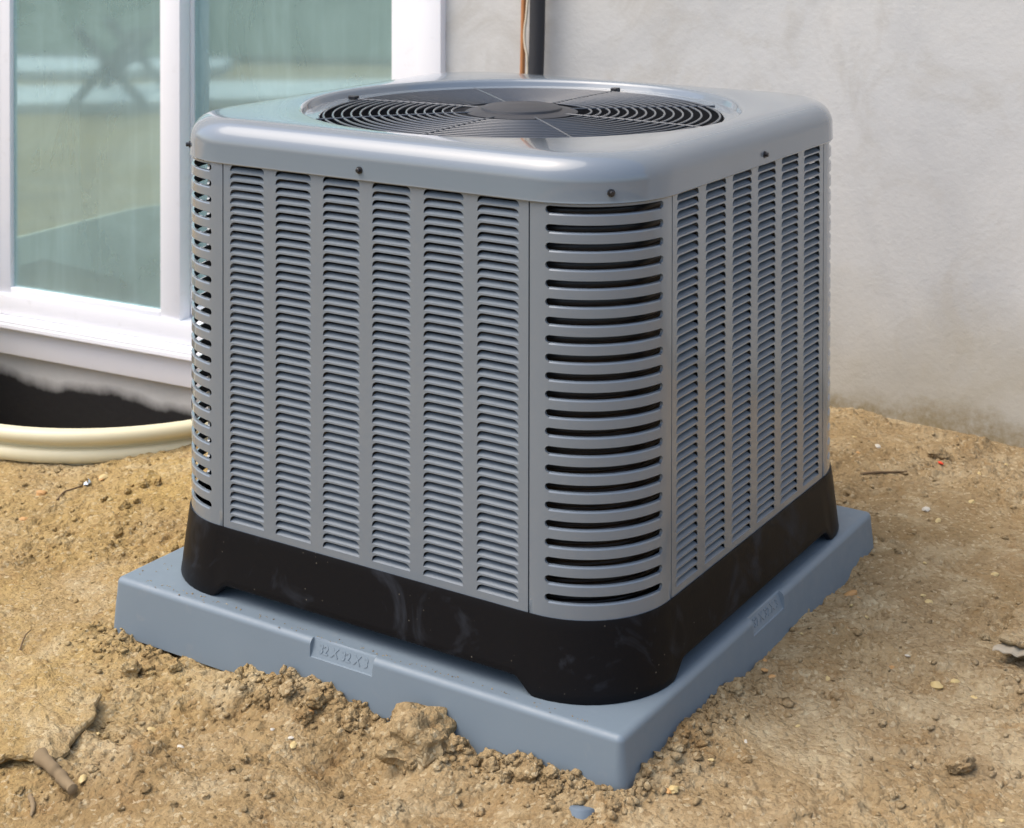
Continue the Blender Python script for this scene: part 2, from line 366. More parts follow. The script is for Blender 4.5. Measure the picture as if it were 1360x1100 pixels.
def stamp(cx, cy, r, h, seed):
    i0, i1 = int((cx-r*1.3-DX0)/STEP), int((cx+r*1.3-DX0)/STEP)+2; j0, j1 = int((cy-r*1.3-DY0)/STEP), int((cy+r*1.3-DY0)/STEP)+2
    i0, j0 = max(i0, 0), max(j0, 0); i1, j1 = min(i1, NXD), min(j1, NYD)
    if i1-i0 < 2 or j1-j0 < 2: return
    X = GX[IX+i0:IX+i1, IY+j0:IY+j1]-cx; Y = GY[IX+i0:IX+i1, IY+j0:IY+j1]-cy
    th = np.arctan2(Y, X); k = 1+0.22*np.sin(3*th+seed)+0.13*np.sin(5*th+2.1*seed)+0.08*np.sin(9*th+seed*3.3)
    d = np.hypot(X, Y)/(r*k); b = h*np.clip(1-d**2.6, 0, 1)**0.6
    W = gzd[i0:i1, j0:j1]; W += b*(0.75+0.25*np.sin(seed*7+X*300)*np.cos(Y*260+seed))
def in_pad(x, y, m=0.0): return abs(x-PADX) < PAD+m and abs(y-PADY) < PAD+m
for k in range(5200):                       # crumbly lumps of every size
    x = random.uniform(DX0, DX1); y = random.uniform(DY0, DY1)
    if in_pad(x, y, -0.005): continue
    ii = min(int((x-DX0)/STEP), NXD-1); jj = min(int((y-DY0)/STEP), NYD-1)
    q = rough_map[IX+ii, IY+jj]
    if random.random() > 0.25+0.7*q: continue
    r = 0.003+0.009*random.random()**3*(0.5+q); stamp(x, y, r, r*random.uniform(0.3, 0.6), random.uniform(0, 6))
for k in range(150):                        # the broken crest heaped against the pad
    if k % 4: x = random.uniform(-0.44, 0.42); y = -0.415-abs(random.gauss(0, 0.022))
    else: x = 0.40+abs(random.gauss(0, 0.022)); y = random.uniform(-0.42, -0.15)
    r = 0.004+0.014*random.random()**2
    if -0.31 < x < -0.17 and y < -0.4: continue
    stamp(x, y, r, r*random.uniform(0.3, 0.55), random.uniform(0, 6))
for k in range(160):                        # crumbs under the wall and round the well
    s = random.uniform(-0.4, 0.8); p = house_pt(s, -abs(random.gauss(0.02, 0.04))); r = random.uniform(0.004, 0.012); stamp(p[0], p[1], r, r*0.5, random.uniform(0, 6))
GZ[IX:IX+NXD, IY:IY+NYD] = gzd
# inside the window well the ground drops
dw = well_dist(GX, GY)
GZ = np.where((dw < -0.012), np.minimum(GZ, -0.80+0.02*fbm(GX, GY, 0.05, 2, 5)), GZ)
inp = (np.abs(GX-PADX) < PAD-0.012) & (np.abs(GY-PADY) < PAD-0.012)
GZ = np.where(inp, -0.0775, GZ)
def gz(x, y):
    i = int(np.clip(np.searchsorted(XS, x), 0, len(XS)-1)); j = int(np.clip(np.searchsorted(YS, y), 0, len(YS)-1)); return float(GZ[i, j])
def at(u, v):
    """point of the ground seen at a pixel of the photograph"""
    d = ray(u, v); z = -0.07
    for _ in range(8):
        t = (z-CAM[2])/d[2]; q = CAM+t*d; z = 0.5*z+0.5*gz(q[0], q[1])
    return Vector((q[0], q[1], gz(q[0], q[1])))
nx, ny = GX.shape
me = bpy.data.meshes.new('ground')
me.vertices.add(nx*ny); me.vertices.foreach_set('co', np.stack([GX, GY, GZ], -1).astype(np.float32).ravel())
ia = (np.arange(nx-1)[:, None]*ny+np.arange(ny-1)[None, :]).ravel()
quads = np.stack([ia, ia+ny, ia+ny+1, ia+1], -1).astype(np.int32)
me.loops.add(quads.size); me.loops.foreach_set('vertex_index', quads.ravel())
me.polygons.add(len(quads)); me.polygons.foreach_set('loop_start', np.arange(0, quads.size, 4, dtype=np.int32))
me.polygons.foreach_set('use_smooth', np.ones(len(quads), bool)); me.update(); me.validate()
me.materials.append(MAT['soil'])
tag(obj('ground', me), kind='structure')

# ------------------------------------------------------------------ house: wall, foundation, window, room behind
house = empty('house', (0, HOUSE_Y0, 0), HOUSE_RZ)
tag(house, 'house with pale grey stuccoed wall and white framed two pane window', 'house')
WF = 0.022                                     # wall face lies this far behind the window frame's face
S0, S1, ZB, ZT = -2.33, -0.809, -0.252, 1.20   # window opening with trim
b = MB(); b.box(S1, 7.0, WF, WF+0.30, -0.60, 3.4); b.box(-7.0, S0, WF, WF+0.30, -0.60, 3.4); b.box(S0, S1, WF, WF+0.30, ZT, 3.4)
b.build('wall', MAT['stucco'], house)
b = MB(); b.box(-3.2, S1+0.25, WF+0.006, WF+0.29, -1.2, ZB+0.012); b.build('foundation_wall', MAT['found'], house)
b = MB(); b.box(-7, 7, WF+0.30, WF+6.0, 3.2, 3.4); b.build('roof_slab', MAT['inner'], house)
win = MB()
# outer frame as one part, sashes and glass as its pieces
win.box(S1-0.062, S1, 0.0, 0.14, ZB+0.075, ZT, 0.003); win.box(S0, S0+0.062, 0.0, 0.14, ZB+0.075, ZT, 0.003)
win.box(S0+0.062, S1-0.062, 0.0, 0.14, ZT-0.062, ZT, 0.003); win.box(S0+0.062, S1-0.062, 0.004, 0.14, -0.150, -0.096, 0.003)
w = win.build('window', MAT['vinyl'], house, smooth=35)
w['label'] = 'white vinyl sliding window with two greenish panes'
MUL = (-1.634, -1.566)
def sash(s0, s1, y0, y1, z0, z1, wl, wr, wb, wt):
    m = MB(); m.box(s0, s0+wl, y0, y1, z0, z1, 0.003); m.box(s1-wr, s1, y0, y1, z0, z1, 0.003)
    m.box(s0+wl, s1-wr, y0, y1, z0, z0+wb, 0.003); m.box(s0+wl, s1-wr, y0, y1, z1-wt, z1, 0.003)
    m.build('sash', MAT['vinyl'], w, smooth=35)
sash(S0+0.058, MUL[1], 0.014, 0.055, -0.098, ZT-0.06, 0.135, 0.063, 0.019, 0.05)
sash(MUL[1]-0.012, S1-0.060, 0.058, 0.098, -0.098, ZT-0.06, 0.012, 0.108, 0.030, 0.05)
def pane(s0, s1, y, z0, z1):
    m = MB(); m.box(s0, s1, y, y+0.004, z0, z1); m.build('glass_pane', MAT['glass'], w)
    m = MB(); t = 0.022
    for a in ((s0, s0+t, z0, z1), (s1-t, s1, z0, z1), (s0+t, s1-t, z0, z0+t*0.5), (s0+t, s1-t, z1-t, z1)):
        m.box(a[0], a[1], y+0.012, y+0.024, a[2], a[3])
    m.build('glazing_spacer', MAT['spacer'], w)
pane(S0+0.190, MUL[0]+0.003, 0.028, -0.082, ZT-0.105)
pane(MUL[1]-0.003, S1-0.165, 0.072, -0.071, ZT-0.105)
b = MB(); b.box(S0+0.12, S0+0.128, 0.006, 0.0142, -0.09, ZT-0.06); b.box(S0+0.145, S0+0.150, 0.006, 0.0142, -0.09, ZT-0.06); b.build('track_rib', MAT['vinyl'], w)
sill = [(0.03, -0.150), (-0.016, -0.151), (-0.018, -0.1565), (-0.020, -0.158), (-0.0205, -0.1645), (-0.023, -0.166), (-0.024, -0.175), (-0.021, -0.1785), (0.03, -0.1785)]
b = MB(); b.loft([[(S0-0.02, y, z) for y, z in sill], [(S1+0.008, y, z) for y, z in sill]], cap0=True, cap1=True); b.build('sill', MAT['vinyl'], w, smooth=25)
b = MB(); b.box(S0-0.01, S1, 0.002, 0.05, ZB, -0.1775, 0.002); b.build('trim_board', MAT['vinyl'], w, smooth=35)
# room behind the glass
b = MB(); y0, y1 = WF+0.30, 3.6
b.box(-3.6, -0.2, y0, y1, -0.45, -0.35); b.build('room_floor', MAT['roomfloor'], house)
b = MB(); b.box(-3.6, -0.2, y1, y1+0.1, -0.45, 0.85); b.box(-3.6, -0.2, y1, y1+0.1, 2.2, 2.4); b.box(-3.6, -3.3, y1, y1+0.1, 0.85, 2.2); b.box(-0.5, -0.2, y1, y1+0.1, 0.85, 2.2); b.box(-3.7, -3.6, y0, y1, -0.45, 2.4); b.box(-0.2, -0.1, y0, y1, -0.45, 2.4); b.box(-3.6, -0.2, y0, y1, 2.3, 2.4)  # opening in the far wall added to let sky light into the room
b.build('room_wall', MAT['inner'], house)
# reveals of the opening
b = MB(); b.box(S0-0.02, S0+0.003, 0.14, WF+0.31, ZB, ZT+0.02); b.box(S1-0.003, S1+0.02, 0.14, WF+0.31, ZB, ZT+0.02); b.box(S0, S1, 0.14, WF+0.31, -0.17, -0.12); b.box(S0, S1, 0.14, WF+0.31, ZT-0.02, ZT)
b.build('window_reveal', MAT['vinyl'], house)

# the yard opposite the window: it is seen mirrored in the panes
def sheet(name, pts, z, mat, th=0.05):
    m = MB(); n = len(pts); m.add([(x, y, z-th) for x, y in pts]+[(x, y, z) for x, y in pts], [tuple(range(n, 2*n))]+[(i, (i+1) % n, n+(i+1) % n, n+i) for i in range(n)])
    return tag(m.build(name, mat), kind='structure')
sheet('path', [(-7.5, -0.15), (-4.48, -1.90), (-3.70, -2.40), (-1.6, -4.2), (-1.2, -3.8), (-1.0, -4.7), (-4.10, -3.05), (-4.97, -2.48), (-7.9, -0.75)], -0.055, MAT['concrete'])
sheet('path', [(-8.5, -2.2), (-5.44, -3.00), (-4.6, -3.55), (-4.8, -4.0), (-5.98, -3.66), (-8.7, -2.9)], -0.055, MAT['concrete'])
sheet('lawn', [(-9.5, -3.2), (-6.1, -3.9), (-4.5, -4.3), (-0.5, -5.6), (3.0, -6.5), (4.0, -20), (-20, -20), (-22, -3.0)], -0.060, MAT['lawn'])
tr = empty('sawhorse', (-4.14, -2.06, -0.057), R(-25))
tag(tr, 'low dark sawhorse with crossed legs mirrored in the left window pane', 'sawhorse')
for a, c in (((-.17, 0, 0), (.15, 0, 0.36)), ((.17, 0, 0), (-.15, 0, 0.36)), ((-.17, -.6, 0), (.15, -.6, 0.36)), ((.17, -.6, 0), (-.15, -.6, 0.36))):
    m = MB(); m.tube([a, c], 0.024, 4); m.build('leg', MAT['wood_dark'], tr)
m = MB(); m.box(-.03, .03, -0.66, 0.06, 0.15, 0.22); m.build('crossbar', MAT['wood_dark'], tr)

# ------------------------------------------------------------------ window well
well = empty('window_well', house_pt((W_R+W_L)/2, 0, 0.0), HOUSE_RZ)
tag(well, 'cream ribbed window well ring curving out from the wall below the window', 'window well')
prof = []
ZR = 0.0
def bead(zc, r, n=8): return [(r*math.cos(t), zc+r*math.sin(t)) for t in [R(90-180*k/n) for k in range(n+1)]]
prof = [(-0.006, -0.90), (-0.006, -0.004), (-0.004, 0.0)] + [(0.004+dr, z) for dr, z in bead(-0.013, 0.013)] + [(0.001, -0.031)] + [(dr*0.9, z) for dr, z in bead(-0.048, 0.014)] + [(-0.001, -0.068)]
for k in range(7): prof += [(dr*0.9, z) for dr, z in bead(-0.085-0.11*k, 0.014)] + [(-0.001, -0.11-0.11*k)]
prof.append((-0.001, -0.90))
hs = (W_R-W_L)/2
path = [(-hs, WF-0.001, -1, 0), (-hs, -0.25, -1, 0)]
path += [(-hs+W_C-W_C*math.cos(R(a)), -W_D+W_C-W_C*math.sin(R(a)), -math.cos(R(a)), -math.sin(R(a))) for a in range(0, 91, 5)]
path += [(hs-W_C+W_C*math.sin(R(a)), -W_D+W_C-W_C*math.cos(R(a)), math.sin(R(a)), -math.cos(R(a))) for a in range(0, 91, 5)]
path += [(hs, -0.25, 1, 0), (hs, WF-0.001, 1, 0)]
b = MB(); b.loft([[(x+nx_*dr, y+ny_*dr, z) for dr, z in prof] for x, y, nx_, ny_ in path], close=True, cap0=True, cap1=True); b.build('ring', MAT['cream'], well, smooth=40)
for sx in (-1, 1):
    b = MB(); b.box(sx*(hs+0.03)-0.028, sx*(hs+0.03)+0.035, WF-0.004, WF+0.002, -0.80, 0.0); b.build('flange', MAT['cream'], well)

# ------------------------------------------------------------------ equipment pad
pad = empty('equipment_pad', (PADX, PADY, -0.0765))
tag(pad, 'blue grey plastic equipment pad under the air conditioner, marked 32 X 32 X 3', 'equipment pad')
TH = 0.0765
def fillet(r, n=5): return [(-(r-r*math.cos(t)), TH-r+r*math.sin(t)) for t in [R(90*k/n) for k in range(n+1)]]
PROF_N = [(0.006, 0.0), (0.003, TH*0.5), (0.0010, TH-0.0222)] + fillet(0.0085, 6) + [(-0.0094, TH)]
n_p = len(PROF_N)
tt = [0, .2, .4, .6, .8, .93, 1.0]
PROF_T = [(0.006, 0.0), (0.003, TH*0.5), (0.0010, TH-0.0222)] + [(-0.0010-0.0075*t, TH-0.0215+0.0200*t) for t in tt] + [(-0.0094, TH)]
PROF_T = PROF_T[:n_p]
st = []      # (x, y, outx, outy, profile)
rc = 0.0096
tags = {0: (-0.052, 0.049), 1: (-0.044, 0.057)}
for side in range(4):
    ca, sa = math.cos(R(90*side)), math.sin(R(90*side))
    rot = lambda x, y: (x*ca-y*sa, x*sa+y*ca)
    xs_ = [-PAD+rc]
    pr = {}
    pts = [(-PAD+rc, 'N')] + [(-PAD+rc+(2*PAD-2*rc)*k/24, 'N') for k in range(1, 24)] + [(PAD-rc, 'N')]
    if side in tags:
        t0, t1 = tags[side]
        pts = [q for q in pts if not (t0-0.004 < q[0] < t1+0.004)] + [(t0-0.0005, 'N'), (t0+0.0005, 'T'), (t1-0.0005, 'T'), (t1+0.0005, 'N')]
        pts.sort()
    for x, k in pts:
        px, py = rot(x, -PAD); ox, oy = rot(0, -1); st.append((px, py, ox, oy, PROF_T if k == 'T' else PROF_N))
    for k in range(1, 6):
        a = R(-90+90*k/6); cx, cy = rot(PAD-rc+rc*math.cos(a), -PAD+rc+rc*math.sin(a)); ox, oy = rot(math.cos(a), math.sin(a)); st.append((cx, cy, ox, oy, PROF_N))
b = MB(); ns = len(st)
vs = [(x+ox*d, y+oy*d, z) for x, y, ox, oy, pf in st for d, z in pf]
fs = [(i*n_p+k, ((i+1) % ns)*n_p+k, ((i+1) % ns)*n_p+k+1, i*n_p+k+1) for i in range(ns) for k in range(n_p-1)]
fs.append(tuple(i*n_p+n_p-1 for i in range(ns))); fs.append(tuple(i*n_p for i in reversed(range(ns))))
b.add(vs, fs); b.build('slab', MAT['pad'], pad, smooth=38)
def text_mesh(txt, size, ext):
    cu = bpy.data.curves.new('lettering', 'FONT'); cu.body = txt; cu.size = size; cu.extrude = ext; cu.align_x = 'CENTER'; cu.align_y = 'CENTER'; cu.resolution_u = 3; cu.offset = 0.0003
    o = bpy.data.objects.new('tmp', cu); col.objects.link(o); dg = bpy.context.evaluated_depsgraph_get(); me = bpy.data.meshes.new_from_object(o.evaluated_get(dg))
    bpy.data.objects.remove(o); me.materials.clear(); me.materials.append(MAT['pad']); return me
tm = text_mesh('32 X 32 X 3', 0.0160, 0.0006)
tilt = math.atan2(0.0200, 0.0075)
for side, (t0, t1) in tags.items():
    o = obj('raised_lettering', tm, pad); c = (t0+t1)/2
    basis = Matrix.Rotation(R(90*side), 4, 'Z') @ Matrix.Translation((c, -PAD+0.00475-0.0002, TH-0.0115)) @ Matrix.Rotation(tilt, 4, 'X')
    o.matrix_local = basis

# ------------------------------------------------------------------ air conditioner
ac = empty('air_conditioner', (0, 0, 0))
tag(ac, 'grey louvred outdoor air conditioner with round fan grille and black base', 'air conditioner')
A, SE, Z0, Z1 = 0.3746, 0.2469, 0.0931, 0.5939
CR = 0.120
# --- black base with four feet
def base_low(t):
    a = abs(t); k = min(max((a-0.224)/0.030, 0), 1); k = k*k*(3-2*k); return 0.020*(1-k)
def base_loop(off, zf):
    out = []
    for side in range(4):
        ca, sa = math.cos(R(90*side)), math.sin(R(90*side)); h = A+off; r = CR+off
        ts = [-h+r]+[-0.254+0.030*k/8 for k in range(9)]+[-0.2+0.4*k/8 for k in range(9)]+[0.224+0.030*k/8 for k in range(9)]+[h-r]
        ts = sorted(set(t for t in ts if -h+r-1e-6 <= t <= h-r+1e-6))
        for t in ts: x, y = t, -h; out.append((x*ca-y*sa, x*sa+y*ca, zf(t)))
        for k in range(1, 12):
            a = R(-90+90*k/12); x, y = h-r+r*math.cos(a), -h+r+r*math.sin(a); out.append((x*ca-y*sa, x*sa+y*ca, zf(0.3)))
    return out
b = MB()
prof_b = [(-0.004, 1.02), (0.0015, 1.02), (0.0022, 0.985), (0.0030, 0.90), (0.0065, 0.55), (0.0105, 0.12), (0.0115, 0.03), (0.0105, 0.0), (0.005, 0.0), (0.003, 0.4)]
loops = []
for off, k in prof_b:
    loops.append([(x*(A+off)/A if False else x, y, z) for x, y, z in base_loop(0.0, lambda t: base_low(t)+(Z0-base_low(t))*k)])
    loops[-1] = [(x*(1+off/A), y*(1+off/A), z) for x, y, z in loops[-1]]
b.loft(loops); b.build('base', MAT['black'], ac, smooth=40)
b = MB(); b.loft([rrect(A-0.006, CR, 0.026), rrect(A-0.006, CR, 0.040)], cap0=True, cap1=True); b.build('base_light_block', MAT['dark'], ac)  # unseen plate closing the base, added to block light
# --- louvred panels
COLS, ROWS, CW, CP, RP, H0 = 6, 44, 0.0606, 0.0811, 0.01117, 0.1040
XC0 = -0.2339+CW/2
def opening():
    w = CW/2; z0 = 0.0002; z1 = RP-0.0020; rx, rz = 0.0085, 0.0066; pts = [(-w, z0), (w, z0), (w, z1-rz)]
    for k in range(1, 6): a = R(90*k/5); pts.append((w-rx+rx*math.cos(a), z1-rz+rz*math.sin(a)))
    for k in range(0, 6): a = R(90+90*k/5); pts.append((-w+rx+rx*math.cos(a), z1-rz+rz*math.sin(a)))
    return pts
from mathutils.geometry import tessellate_polygon
def panel_mesh():
    b = MB(); xl, xr = -SE+0.0010, SE-0.0010; zb, zt = Z0+0.0015, Z1+0.012
    op = opening(); hw = CP/2
    cell = [(-hw, 0), (hw, 0), (hw, RP), (-hw, RP)]
    tri = tessellate_polygon([[Vector((x, z, 0)) for x, z in cell], [Vector((x, z, 0)) for x, z in reversed(op)]])
    allp = cell+list(reversed(op)); n = len(op)
    for c in range(COLS):
        xc = XC0+c*CP
        lo = xl if c == 0 else xc-hw; hi = xr if c == COLS-1 else xc+hw
        for r in range(ROWS):
            z = H0+r*RP
            fx = lambda x: lo-xc if x == -hw else (hi-xc if x == hw else x)
            vs = [(xc+fx(x), -A, z+zz) for x, zz in allp]
            b.add(vs, [tuple(t) for t in tri])
            ring = [(xc+x, -A, z+zz) for x, zz in op]; rin = [(x, y+0.0011, z_) for x, y, z_ in ring]
            b.add(ring+rin, [(i, (i+1) % n, n+(i+1) % n, n+i) for i in range(n)])
    zc0, zc1 = H0, H0+ROWS*RP
    b.add([(xl, -A, zb), (xr, -A, zb), (xr, -A, zc0), (xl, -A, zc0)], [(0, 1, 2, 3)])
    b.add([(xl, -A, zc1), (xr, -A, zc1), (xr, -A, zt), (xl, -A, zt)], [(0, 1, 2, 3)])
    for x in (xl, xr): b.add([(x, -A, zb), (x, -A, zt), (x, -A+0.014, zt), (x, -A+0.014, zb)], [(0, 1, 2, 3)])
    return b.mesh('louver_panel', MAT['paint'])
LV = [(0.0, 0.0002), (0.0008, 0.0006), (0.0020, 0.0016), (0.0036, 0.0028), (0.0056, 0.0040), (0.0082, 0.0047)]
def louver_geo(x0=0, z0=0, y0=0):
    w = CW/2+0.0002; vs = []; fs = []; m = len(LV)
    for i, (d, z) in enumerate(LV):
        k = max(0, i-2)/(m-3); ww = w-0.0005-0.0030*k**2
        for x in (-w if i == 0 else -ww, -ww+0.004, ww-0.004, w if i == 0 else ww): vs.append((x0+x, y0+d, z0+z))
    for i in range(m-1):
        for j in range(3): fs.append((i*4+j, i*4+j+1, (i+1)*4+j+1, (i+1)*4+j))
    return vs, fs
bl = MB(); bl.add(*louver_geo()); LOUVER = bl.mesh('louver', MAT['tab'], 60)
PANEL = panel_mesh()
def louvers_joined(cells, name):
    b = MB()
    for c, r in cells: b.add(*louver_geo(XC0+c*CP, H0+r*RP, -A))
    return b.mesh(name, MAT['tab'], 60)
all_cells = [(c, r) for c in range(COLS) for r in reversed(range(ROWS))]
FULL = louvers_joined(all_cells, 'louvers'); n_left = 300-len(all_cells)
REST = louvers_joined(all_cells[n_left:], 'louvers')
for k, lab in ((0, None), (1, None), (2, None), (3, None)):
    p = obj('louver_panel', PANEL, ac); p.rotation_euler = (0, 0, R(90*k))
    if k == 0: cells, rest = all_cells, None
    elif k == 1: cells, rest = all_cells[:n_left], REST
    else: cells, rest = [], FULL
    for c, r in cells:
        o = obj('louver', LOUVER, p); o.location = (XC0+c*CP, -A, H0+r*RP)
    if rest: tag(obj('louvers', rest, p), kind='stuff')
# --- slotted corner panels
NS, SP, SB, SH = 22, 0.02225, 0.1144, 0.0088
RS = SH/2; FL = A-CR-SE; TT = 2*FL+CR*math.pi/2
TE = FL+CR*math.asin((0.2690-(A-CR))/CR); XE = TE+RS       # slot end and start of its straight part, measured along the sheet
def cmap(t, d, z):
    if t <= FL: return (SE+t, -A+d, z)
    if t >= TT-FL: return (A-d, -SE-(TT-t), z)
    a = (t-FL)/CR; r = CR-d; return (A-CR+r*math.sin(a), -A+CR-r*math.cos(a), z)
def slot_z(k): return SB+k*SP
def corner_frame():
    b = MB(); zb, zt = Z0+0.0015, Z1+0.012
    for mp in (lambda t, d, z: cmap(t, d, z), lambda t, d, z: cmap(TT-t, d, z)):
        fl = [0.001, FL, FL+(TE-FL)*0.33, FL+(TE-FL)*0.66, TE]; ph = [R(90*i/6) for i in range(7)]
        tr_ = [TE+RS*(1-math.cos(a)) for a in ph]; hh = [RS*math.sin(a) for a in ph]
        for i in range(4):
            zz = [zb]+[slot_z(k)+RS for k in range(NS)]+[zt]
            b.add([mp(t, 0, z) for z in zz for t in (fl[i], fl[i+1])], [(2*j, 2*j+1, 2*j+3, 2*j+2) for j in range(len(zz)-1)])
        for k in range(NS):
            lo = zb if k == 0 else slot_z(k)-(SP-SH)/2; hi = zt if k == NS-1 else slot_z(k)+SH+(SP-SH)/2; zc = slot_z(k)+RS
            for i in range(6):
                b.add([mp(tr_[i], 0, lo), mp(tr_[i+1], 0, lo), mp(tr_[i+1], 0, zc-hh[i+1]), mp(tr_[i], 0, zc-hh[i])], [(0, 1, 2, 3)])
                b.add([mp(tr_[i], 0, zc+hh[i]), mp(tr_[i+1], 0, zc+hh[i+1]), mp(tr_[i+1], 0, hi), mp(tr_[i], 0, hi)], [(0, 1, 2, 3)])
            arc = [(tr_[i], zc+hh[i]) for i in reversed(range(7))]+[(tr_[i], zc-hh[i]) for i in range(1, 7)]; n = len(arc)
            for d0, d1 in ((0.0, 0.004),): b.add([mp(t, d0, z) for t, z in arc]+[mp(t, d1, z) for t, z in arc], [(i, i+1, n+i+1, n+i) for i in range(n-1)])
        b.add([mp(0.001, 0, zb), mp(0.001, 0, zt), mp(0.001, 0.014, zt), mp(0.001, 0.014, zb)], [(0, 1, 2, 3)])
    for z0, z1, fl in ((zb, slot_z(0), 1), (slot_z(NS-1)+SH, zt, 0)):
        pr = [(0, z0), (0, z1-0.002), (0.0009, z1-0.0004), (0.004, z1)] if fl else [(0.004, z0), (0.0006, z0), (0, z0+0.0006), (0, z1)]
        b.loft([[cmap(XE+(TT-2*XE)*k/24, d, z) for d, z in pr] for k in range(25)], close=False)
    bm = bmesh.new(); me_ = b.mesh('tmp', None); bm.from_mesh(me_); bmesh.ops.remove_doubles(bm, verts=bm.verts, dist=1e-5); bmesh.ops.recalc_face_normals(bm, faces=bm.faces[:]); o = MB(); o.bm(bm); return o
cf = corner_frame(); CF = cf.mesh('corner_panel', MAT['paint'], 18)
def slat_mesh():
    b = MB(); h = SP-SH
    pr = [(0.004, 0.0), (0.0006, 0.0), (0, 0.0006), (0, h-0.0022), (0.0009, h-0.0006), (0.004, h)]
    b.loft([[cmap(XE+(TT-2*XE)*k/24, d, z) for d, z in pr] for k in range(25)], close=False); return b.mesh('slat', MAT['paint'], 18)
SLAT = slat_mesh()
for k in range(4):
    p = obj('corner_panel', CF, ac); p.rotation_euler = (0, 0, R(90*k))
    for i in range(NS-1):
        o = obj('slat', SLAT, p); o.location = (0, 0, slot_z(i)+SH)
# --- condenser coil behind the louvres, dark tubes in the corners
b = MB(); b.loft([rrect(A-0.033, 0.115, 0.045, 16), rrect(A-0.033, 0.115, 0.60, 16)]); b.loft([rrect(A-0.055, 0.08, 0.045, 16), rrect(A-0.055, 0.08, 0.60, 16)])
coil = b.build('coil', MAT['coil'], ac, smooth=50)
b = MB()
for k in range(22): b.tube(rrect(A-0.029, 0.115, slot_z(k)-0.003, 10), 0.0038, 6, closed=True)
b.build('coil_tubes', MAT['dark'], coil, smooth=60)
# --- top cover with the round opening
ZTOP = 0.6515
def circ(r, z, ref): return [(r*math.cos(math.atan2(y, x)), r*math.sin(math.atan2(y, x)), z) for x, y, _ in ref]
def rr2(h, r, z):   # dense rounded square so the circle stays round
    out = []; m = 16
    for side in range(4):
        ca, sa = math.cos(R(90*side)), math.sin(R(90*side))
        for k in range(m):
            t = -h+r+(2*h-2*r)*k/m; x, y = t, -h; out.append((x*ca-y*sa, x*sa+y*ca, z))
        for k in range(16):
            a = R(-90+90*k/16); x, y = h-r+r*math.cos(a), -h+r+r*math.sin(a); out.append((x*ca-y*sa, x*sa+y*ca, z))
    return out
HC, FR = A+0.0045, 0.033; CRC = 0.130
loops = [rr2(HC-0.004, CRC, Z1+0.001), rr2(HC-0.0010, CRC, Z1-0.0002), rr2(HC, CRC, Z1+0.0012), rr2(HC-0.0004, CRC, Z1+0.004), rr2(HC-0.0008, CRC, ZTOP-FR)]
for k in range(1, 9):
    a = R(90*k/8); d = FR*(1-math.cos(a)); loops.append(rr2(HC-0.0008-d, max(CRC-d*0.75, 0.03), ZTOP-0.0005-FR+FR*math.sin(a)))
ref = rr2(HC, CRC, 0)
loops.append([(x*0.985, y*0.985, ZTOP) for x, y, z in loops[-1]])
for r, z in ((0.3290, ZTOP), (0.3265, ZTOP-0.0005), (0.3235, ZTOP-0.0022), (0.3212, ZTOP-0.0055), (0.3200, ZTOP-0.0105), (0.3190, ZTOP-0.0118), (0.3160, ZTOP-0.0128), (0.3080, ZTOP-0.0132), (0.2985, ZTOP-0.0135), (0.2968, ZTOP-0.0150)):
    loops.append(circ(r, z, ref))
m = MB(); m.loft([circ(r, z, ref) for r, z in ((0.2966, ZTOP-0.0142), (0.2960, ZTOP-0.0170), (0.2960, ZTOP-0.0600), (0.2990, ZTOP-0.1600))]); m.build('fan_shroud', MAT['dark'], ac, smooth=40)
b = MB(); b.loft(loops); cover = b.build('top_cover', MAT['paint'], ac, smooth=30)
for x, y, nx_, ny_ in ((-0.0081, -HC, 0, -1), (HC-CRC+CRC*.7071, -HC+CRC-CRC*.7071, .7071, -.7071), (HC, 0.0228, 1, 0), (-(HC-CRC+CRC*.7071), -HC+CRC-CRC*.7071, -.7071, -.7071)):
    m = MB(); u = Vector((nx_, ny_, 0)); t = Vector((-ny_, nx_, 0)); c = Vector((x, y, 0.6075)) - u*0.001
    lp = lambda r, d, n: [tuple(c+u*d+(t*math.cos(2*math.pi*k/n)+Vector((0, 0, 1))*math.sin(2*math.pi*k/n))*r) for k in range(n)]
    m.loft([lp(0.0048, 0, 12), lp(0.0048, 0.0018, 12), lp(0.0030, 0.0021, 12), lp(0.0030, 0.0055, 12), lp(0.0022, 0.0062, 12)], cap1=True); m.build('screw', MAT['screw'], ac, smooth=40)
